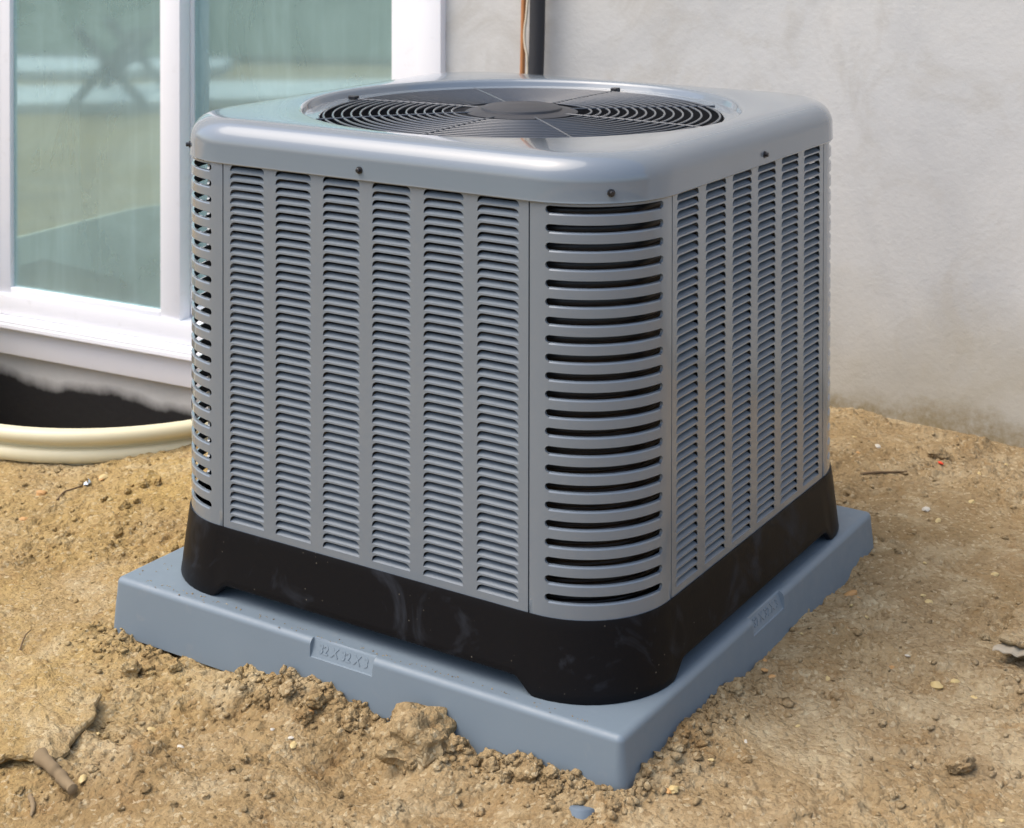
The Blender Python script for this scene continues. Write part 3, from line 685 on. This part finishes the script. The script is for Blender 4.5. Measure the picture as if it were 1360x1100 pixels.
# --- fan grille
m = MB(); 
def disc(r0, pr, n=48): return [[(r*math.cos(2*math.pi*k/n), r*math.sin(2*math.pi*k/n), z) for k in range(n)] for r, z in pr]
m.loft(disc(0, [(0.080, 0.6365), (0.0835, 0.6380), (0.0835, 0.6410), (0.080, 0.6425), (0.060, 0.6445), (0.0590, 0.6475), (0.056, 0.6490), (0.02, 0.6495)]), cap0=True, cap1=True)
grille = m.build('fan_grille', MAT['hub'], ac, smooth=35)
def gr_z(r): return 0.6385+0.003*(1-(r/0.292)**2)
for k in range(15):
    r = 0.2915-0.01345*k; m = MB(); m.tube([(r*math.cos(t), r*math.sin(t), gr_z(r)) for t in [2*math.pi*i/96 for i in range(96)]], 0.0019, 6, closed=True)
    m.build('ring', MAT['wire'], grille, smooth=70)
for k in range(8):
    a = R(2+45*k); m = MB(); rs = [0.075+0.230*i/34 for i in range(35)]
    m.tube([(r*math.cos(a), r*math.sin(a), gr_z(min(r, 0.292))+0.0008) for r in rs], 0.0015, 6)
    m.box(0, 0.001, 0, 0.001, 0.60, 0.601)
    m.v = m.v[:-8]; m.f = m.f[:-6]
    m.build('spoke', MAT['wire'], grille, smooth=70)
    if k % 2 == 0:
        m = MB(); m.box(0.299, 0.313, -0.006, 0.006, ZTOP-0.0136, ZTOP-0.007, 0.0015); c = m.build('clip', MAT['screw'], grille); c.rotation_euler = (0, 0, a)
# --- fan and motor below it
m = MB(); m.loft(disc(0, [(0.075, 0.45), (0.078, 0.46), (0.078, 0.57), (0.066, 0.60), (0.02, 0.635)], 32), cap0=True, cap1=True); motor = m.build('fan_motor', MAT['dark'], ac, smooth=40)
m = MB(); vs = []; fs = []
for i in range(7):
    r = 0.07+0.215*i/6
    for j in range(7):
        a = R(-26+(52+16*i/6)*j/6); vs.append((r*math.cos(a), r*math.sin(a), 0.575-0.055*(j/6-0.5)*2*(0.6+0.4*i/6)))
for i in range(6):
    for j in range(6): fs.append((i*7+j, i*7+j+1, (i+1)*7+j+1, (i+1)*7+j))
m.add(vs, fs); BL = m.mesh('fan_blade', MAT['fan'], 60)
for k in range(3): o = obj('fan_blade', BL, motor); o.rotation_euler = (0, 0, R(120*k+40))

# ------------------------------------------------------------------ refrigerant lines on the wall
def smooth_path(pts, n=8):
    P = [Vector(p) for p in pts]; out = []
    for i in range(len(P)-1):
        p0, p1, p2, p3 = P[max(i-1, 0)], P[i], P[i+1], P[min(i+2, len(P)-1)]
        for k in range(n):
            t = k/n; out.append(0.5*((2*p1)+(p2-p0)*t+(2*p0-5*p1+4*p2-p3)*t*t+(3*p1-p0-3*p2+p3)*t**3))
    return out+[P[-1]]
def hp(s, d, z): return house_pt(s, d, z)
def line(name, pts, r, mat, label, cat, n=14):
    m = MB(); m.tube([tuple(p) for p in smooth_path(pts)], r, n); o = m.build(name, mat, None, smooth=60); return tag(o, label, cat)
line('insulated_pipe', [hp(-.558, .05, 1.50), hp(-.558, .01, 1.46), hp(-.557, -.02, 1.38), hp(-.556, -.02, 1.1), hp(-.554, -.02, 0.85), hp(-.557, -.021, 0.6), hp(-.56, -.045, 0.35), hp(-.54, -.12, 0.20), (-.44, .72, .15), (-.33, .55, .15), (-.27, .36, .16)], 0.0170,
     MAT['insul'], 'black foam insulated pipe running down the stuccoed wall behind the unit', 'pipe')
line('copper_pipe', [hp(-.592, .05, 1.50), hp(-.592, .01, 1.46), hp(-.592, -.010, 1.38), hp(-.591, -.010, 1.0), hp(-.594, -.010, 0.72), hp(-.600, -.010, 0.5), hp(-.60, -.05, 0.30), hp(-.57, -.14, 0.17), (-.45, .66, .125), (-.36, .52, .125), (-.30, .36, .13)], 0.0058,
     MAT['copper'], 'thin bare copper pipe beside the black insulated pipe', 'pipe', 10)
line('control_cable', [hp(-.575, .05, 1.50), hp(-.574, -.01, 1.45), hp(-.573, -.026, 1.38), hp(-.572, -.026, 1.0), hp(-.573, -.026, .80), hp(-.577, -.026, .715), hp(-.584, -.024, .665), hp(-.583, -.024, .635), hp(-.576, -.026, .605), hp(-.578, -.026, .55), hp(-.58, -.07, .3), (-.40, .60, .20), (-.26, .36, .22)], 0.0028,
     MAT['cable'], 'thin cream cable snaking down between the copper and black pipes', 'cable', 8)

# ------------------------------------------------------------------ loose things on the soil
def rock_mesh(name, mat, seed, sub=2, rough=0.35, flat=0.7, smooth=None):
    bm = bmesh.new(); bmesh.ops.create_icosphere(bm, subdivisions=sub, radius=1.0)
    for v in bm.verts:
        d = v.co.normalized(); q = d*1.3+Vector((seed*7.1, seed*3.3, seed*1.7))
        k = 1+rough*noise.noise(q)+rough*0.55*noise.noise(q*2.6)+rough*0.35*noise.noise(q*6.0); v.co = d*k; v.co.z *= flat
    b = MB(); b.bm(bm); return b.mesh(name, mat, smooth)
PEB = {k: [rock_mesh('pebble', MAT[k], i+j*10, 2, 0.42, 0.6, 45) for i in range(3)] for j, k in enumerate(('yellow', 'ochre', 'white'))}
PEB_L = {'yellow': ('small pale yellow pebble half sunk in the soil', 'yellow pebbles in the soil'), 'ochre': ('small rounded orange brown pebble lying in the soil', 'ochre pebbles in the soil'), 'white': ('small whitish stone chip lying in the soil', 'white stone chips in the soil')}
def pebble(u, v, px, kind, asp=0.65):
    p = at(u, v); d = (p-Vector(CAM)).length; r = px*d/F_PX/2
    o = obj('pebble', random.choice(PEB[kind]), None); o.location = p+Vector((0, 0, r*0.05)); o.scale = (r*1.1, r*random.uniform(.65, .9), r*0.75); o.rotation_euler = (random.uniform(-.3, .3), random.uniform(-.3, .3), random.uniform(0, 6.3))
    tag(o, PEB_L[kind][0], 'pebble', PEB_L[kind][1])
for u, v, s, k in [(1129, 789, 18, 'ochre'), (1143, 799, 16, 'ochre'), (1123, 836, 8, 'ochre'), (1184, 888, 10, 'ochre'), (1131, 803, 7, 'yellow'), (1226, 791, 7, 'yellow'), (1234, 800, 13, 'yellow'),
    (1243, 911, 21, 'yellow'), (1269, 906, 12, 'yellow'), (1292, 927, 9, 'yellow'), (1290, 667, 10, 'yellow'), (1246, 692, 9, 'yellow'), (1228, 748, 7, 'yellow'), (1134, 581, 6, 'yellow'), (1140, 602, 7, 'ochre'), (1165, 593, 10, 'white'), (1229, 677, 14, 'white'),
    (1335, 618, 8, 'yellow'), (1300, 630, 8, 'yellow'), (1321, 764, 8, 'yellow'), (1150, 820, 6, 'yellow'), (893, 1049, 15, 'yellow'), (887, 1052, 9, 'ochre'), (1015, 897, 9, 'ochre'), (1016, 878, 8, 'ochre'), (1025, 902, 9, 'ochre'), (1100, 902, 8, 'yellow'), (1273, 1004, 7, 'white'), (1330, 1090, 8, 'yellow'),
    (84, 906, 9, 'white'), (110, 912, 9, 'yellow'), (110, 1033, 14, 'yellow'), (202, 968, 11, 'yellow'), (129, 975, 7, 'yellow'), (240, 992, 9, 'white'), (362, 969, 6, 'white'), (386, 979, 7, 'white'), (250, 901, 5, 'yellow'), (137, 636, 14, 'yellow'), (133, 637, 10, 'ochre'), (145, 663, 8, 'yellow'), (235, 583, 13, 'ochre'), (412, 948, 14, 'ochre'), (390, 990, 10, 'yellow'), (30, 690, 10, 'ochre'), (55, 655, 13, 'ochre'), (945, 1010, 8, 'yellow'), (1060, 965, 7, 'yellow'), (990, 985, 6, 'white'), (1175, 960, 7, 'yellow'), (1205, 870, 6, 'white'), (1064, 842, 6, 'yellow')]:
    pebble(u, v, s, k)
CL = [rock_mesh('soil_clod', MAT['soil'], 40+i, 4, 0.42, 0.75, 70) for i in range(6)]
WHERE = 'lying loose on the dirt'
def clod(u, v, px, label=None, sc=(1, 1, 1), rot=None, sink=0.25, name='soil_clod', mesh=None):
    p = at(u, v); d = (p-Vector(CAM)).length; r = px*d/F_PX/2
    o = obj(name, mesh or random.choice(CL)); o.location = p+Vector((0, 0, r*sink)); o.scale = (r*sc[0], r*sc[1], r*sc[2]); o.rotation_euler = rot or (random.uniform(-.4, .4), random.uniform(-.4, .4), random.uniform(0, 6.3))
    if label: tag(o, label, 'clod')
    else: tag(o, 'tan soil lump '+WHERE, 'clod', 'soil clods '+WHERE)
    return o
clod(552, 998, 84, 'big smooth brown soil clod leaning on the pad', (1, 0.8, 1.0), (0.1, -0.15, 0.5), 0.35)
clod(806, 1034, 20, 'pointed soil clod standing up by the pad front corner', (0.6, 0.6, 2.1), (0.1, 0.45, 2.0), 0.9)
clod(788, 1030, 20, 'reddish brown soil clod beside the pointed clod', (1, .8, .9), None, 0.3)
clod(1275, 1022, 34, 'round pale soil clod standing alone in the dirt', (1, 1, .8), None, 0.3)
clod(895, 920, 16); clod(1247, 609, 24, 'oval brown clod lying by the red scrap near the wall', (1.1, .6, .6), (0, .1, .6), 0.4)
WHERE = 'heaped along the front edge of the pad'
for k in range(36):
    t = random.random(); u = 180+640*t+random.gauss(0, 8); v = 860+190*t+abs(random.gauss(0, 14))
    if 240 < u < 330: continue
    clod(u, v+4, random.uniform(9, 24))
WHERE = 'by the right side of the pad near its front corner'
for k in range(14):
    t = random.random(); u = 840+130*t; v = 1030-125*t+abs(random.gauss(4, 14)); clod(u+8, v+6, random.uniform(8, 20))
WHERE = 'on the bare dirt between the pad and the mortar slab'
for k in range(17): clod(random.uniform(900, 1355), random.uniform(640, 1095), random.uniform(6, 13))
WHERE = 'on the dirt slope between the well ring and the pad'
for k in range(17): clod(random.uniform(5, 240), random.uniform(625, 760), random.uniform(7, 15))
WHERE = 'on the open dirt in front of the big brown clod'
for k in range(16): clod(random.uniform(10, 700), random.uniform(1000, 1095), random.uniform(7, 15))
# crumbs too small and too many to count
IC = bmesh.new(); bmesh.ops.create_icosphere(IC, subdivisions=1, radius=1.0); IC.verts.index_update()
icv = np.array([v.co[:] for v in IC.verts]); icf = np.array([[v.index for v in f.verts] for f in IC.faces]); IC.free()
cv = []; cfc = []; cnt = 0
def crumb(x, y, r):
    global cnt
    v = icv*(1+rng.uniform(-0.5, 0.35, (len(icv), 1)))*np.array([r*rng.uniform(.7, 1.6), r*rng.uniform(.7, 1.2), r*rng.uniform(.5, .95)]); a = rng.uniform(0, 6.3); c, s = math.cos(a), math.sin(a)
    v = np.stack([v[:, 0]*c-v[:, 1]*s+x, v[:, 0]*s+v[:, 1]*c+y, v[:, 2]+gz(x, y)+r*0.2], -1); cv.append(v); cfc.append(icf+cnt); cnt += len(icv)
for k in range(17000):
    x = random.uniform(-1.25, 0.95); y = random.uniform(-0.9, 1.0)
    if in_pad(x, y, 0.0) or well_dist(x, y) < 0.02: continue
    ii = int((x-DX0)/STEP); jj = int((y-DY0)/STEP); q = rough_map[IX+ii, IY+jj]
    if random.random() > 0.03+q*0.8: continue
    crumb(x, y, 0.0010+0.0042*random.random()**5)
for k in range(1500):
    if k % 4: x = random.uniform(-0.45, 0.42); y = -0.418-abs(random.gauss(0, 0.03))
    else: x = 0.403+abs(random.gauss(0, 0.03)); y = random.uniform(-0.42, -0.1)
    if -0.31 < x < -0.17 and y < -0.4: continue
    crumb(x, y, 0.0012+0.0060*random.random()**3.5)
for k in range(170):                        # grit blown on to the pad round the base
    if k % 3: x = random.uniform(-0.37, 0.36); y = -0.393-abs(random.gauss(0, 0.006))
    else: x = random.uniform(-0.40, -0.37); y = random.uniform(-0.40, 0.0)
    gz_keep = gz; gz = lambda a_, b_: 0.0; crumb(x, y, random.uniform(0.0005, 0.0012)); gz = gz_keep
V = np.concatenate(cv); Fc = np.concatenate(cfc).astype(np.int32)
me = bpy.data.meshes.new('soil_crumbs'); me.vertices.add(len(V)); me.vertices.foreach_set('co', V.astype(np.float32).ravel())
me.loops.add(Fc.size); me.loops.foreach_set('vertex_index', Fc.ravel()); me.polygons.add(len(Fc)); me.polygons.foreach_set('loop_start', np.arange(0, Fc.size, 3, dtype=np.int32)); me.update(); me.validate()
me.materials.append(MAT['soil']); tag(obj('soil_crumbs', me), 'loose crumbs of tan soil scattered over the ground', 'soil', kind='stuff')
# flat slabs of hardened soil and mortar
def slab(name, pix, z_up, th, mat, label, cat, tiltv=(0, 0), under=None):
    P = [at(u, v) for u, v in pix]; c = sum(P, Vector())/len(P); bm = bmesh.new()
    # refine outline
    out = []
    for i in range(len(P)):
        a, d = P[i], P[(i+1) % len(P)]
        for k in range(9): out.append(a.lerp(d, k/9))
    zb = max(p.z for p in P)
    rings = []
    for s, dz in ((0.84, -th), (0.93, -th*0.6), (1.0, -th*0.25), (1.0, 0.0), (0.98, th*0.10), (0.94, th*0.14), (0.88, th*0.16), (0.82, th*0.18), (0.75, th*0.2), (0.67, th*0.22), (0.58, th*0.23), (0.49, th*0.25), (0.40, th*0.26), (0.31, th*0.27), (0.22, th*0.28), (0.12, th*0.28)):
        rings.append([(c.x+(p.x-c.x)*s+0.006*s**6*noise.noise(p*70), c.y+(p.y-c.y)*s+0.006*s**6*noise.noise(p*60+Vector((0, 5, 3))), c.z+z_up+dz+(p.x-c.x)*s*tiltv[0]+(p.y-c.y)*s*tiltv[1]+0.0045*noise.noise(Vector(((c.x+(p.x-c.x)*s)*38, (c.y+(p.y-c.y)*s)*38, 2)))+0.003*noise.noise(Vector(((c.x+(p.x-c.x)*s)*110, (c.y+(p.y-c.y)*s)*110, 5)))) for p in out])
    b = MB(); b.loft(rings, cap0=True, cap1=True); o = b.build(name, mat, None, smooth=28); return tag(o, label, cat)
slab('flat_stone', [(-60, 892), (8, 884), (40, 886), (62, 892), (90, 912), (134, 944), (126, 966), (100, 992), (78, 1014), (34, 1020), (-10, 1026), (-60, 1030)], 0.016, 0.018, MAT['soil'], 'broad flat sandy stone with a dark undercut edge beside the stick', 'stone', (0.0, 0.05))
slab('mortar_slab', [(1318, 884), (1342, 860), (1350, 838), (1385, 815), (1430, 850), (1410, 893), (1350, 888)], 0.020, 0.005, MAT['mortar'], 'raised broken slab of soil crusted mortar with a white edge', 'mortar')
slab('soil_crust', [(1324, 877), (1342, 858), (1350, 838), (1385, 815), (1430, 845), (1410, 892), (1350, 886)], 0.031, 0.011, MAT['soil'], 'tan soil crust lying on top of the broken mortar slab', 'soil crust')
def ground_line(name, pix, r, mat, label, cat, lift=0.6):
    P = [at(u, v)+Vector((0, 0, (r[0] if isinstance(r, list) else r)*lift)) for u, v in pix]
    pp = smooth_path(P, 5); m = MB(); rr = [r[0]+(r[1]-r[0])*i/(len(pp)-1) for i in range(len(pp))]
    pp = [p+Vector((random.uniform(-1, 1), random.uniform(-1, 1), 0))*r[0]*0.15 for p in pp]; rr = [q*random.uniform(0.82, 1.12) for q in rr]; rr[-1] *= 0.45
    m.tube([tuple(p) for p in pp], rr, 9); return tag(m.build(name, mat, None, smooth=60), label, cat)
ground_line('stick', [(54, 1016), (70, 1031), (84, 1046), (98, 1060)], [0.0095, 0.0060], MAT['stick'], 'stubby weathered stick poking out beside the flat stone', 'stick', 1.0)
ground_line('twig', [(24, 878), (28, 862), (34, 848), (42, 840)], [0.0016, 0.0008], MAT['twig'], 'thin curved dry twig standing near the flat stone', 'twig', 2.5)
ground_line('twig', [(1143, 631), (1165, 629), (1190, 629), (1205, 628)], [0.0026, 0.0014], MAT['twig'], 'straight dark twig lying between the wall and the pad', 'twig')
ground_line('twig', [(76, 665), (85, 656), (98, 650), (110, 645)], [0.0020, 0.0012], MAT['twig'], 'short bent twig ending at the silvery scrap', 'twig')
ground_line('twig', [(215, 826), (222, 832), (230, 840), (234, 843)], [0.0022, 0.0012], MAT['twig'], 'dark twig scrap at the left end of the pad', 'twig')
ground_line('twig', [(40, 1060), (44, 1072), (42, 1086)], [0.0035, 0.002], MAT['stick'], 'split pale splinter below the stubby stick', 'twig')
FO = rock_mesh('scrap', MAT['foil'], 77, 2, 0.6, 0.5)
for u, v, s, lab in ((116, 643, 14, 'silvery crumpled foil scrap at the end of a bent twig'), (172, 600, 13, 'silvery foil scrap against the cream well ring')):
    o = clod(u, v, s, None, (1.2, .6, .6), None, 0.4, 'foil_scrap', FO); o['label'] = lab; o['category'] = 'scrap'; del o['group']
RD = rock_mesh('scrap', MAT['red'], 78, 1, 0.6, 0.5)
o = clod(1249, 618, 9, None, (1, .6, .8), None, 0.5, 'red_scrap', RD); o['label'] = 'tiny bright red plastic scrap on the soil near the wall'; o['category'] = 'scrap'; del o['group']
p = at(772, 1074); m = MB(); t = [2*math.pi*k/28 for k in range(28)]
m.loft([[(r*math.cos(a), r*math.sin(a), z) for a in t] for r, z in ((0.016, -0.03), (0.016, -0.001), (0.0148, 0.001), (0.011, 0.002), (0.005, 0.0023))], cap1=True)
o = m.build('plastic_cap', MAT['bluecap'], None, smooth=40); o.location = p+Vector((0.0, 0.004, -0.001)); o.rotation_euler = (-0.30, -0.15, 0)
tag(o, 'round blue grey plastic cap half buried in front of the pad', 'plastic cap')
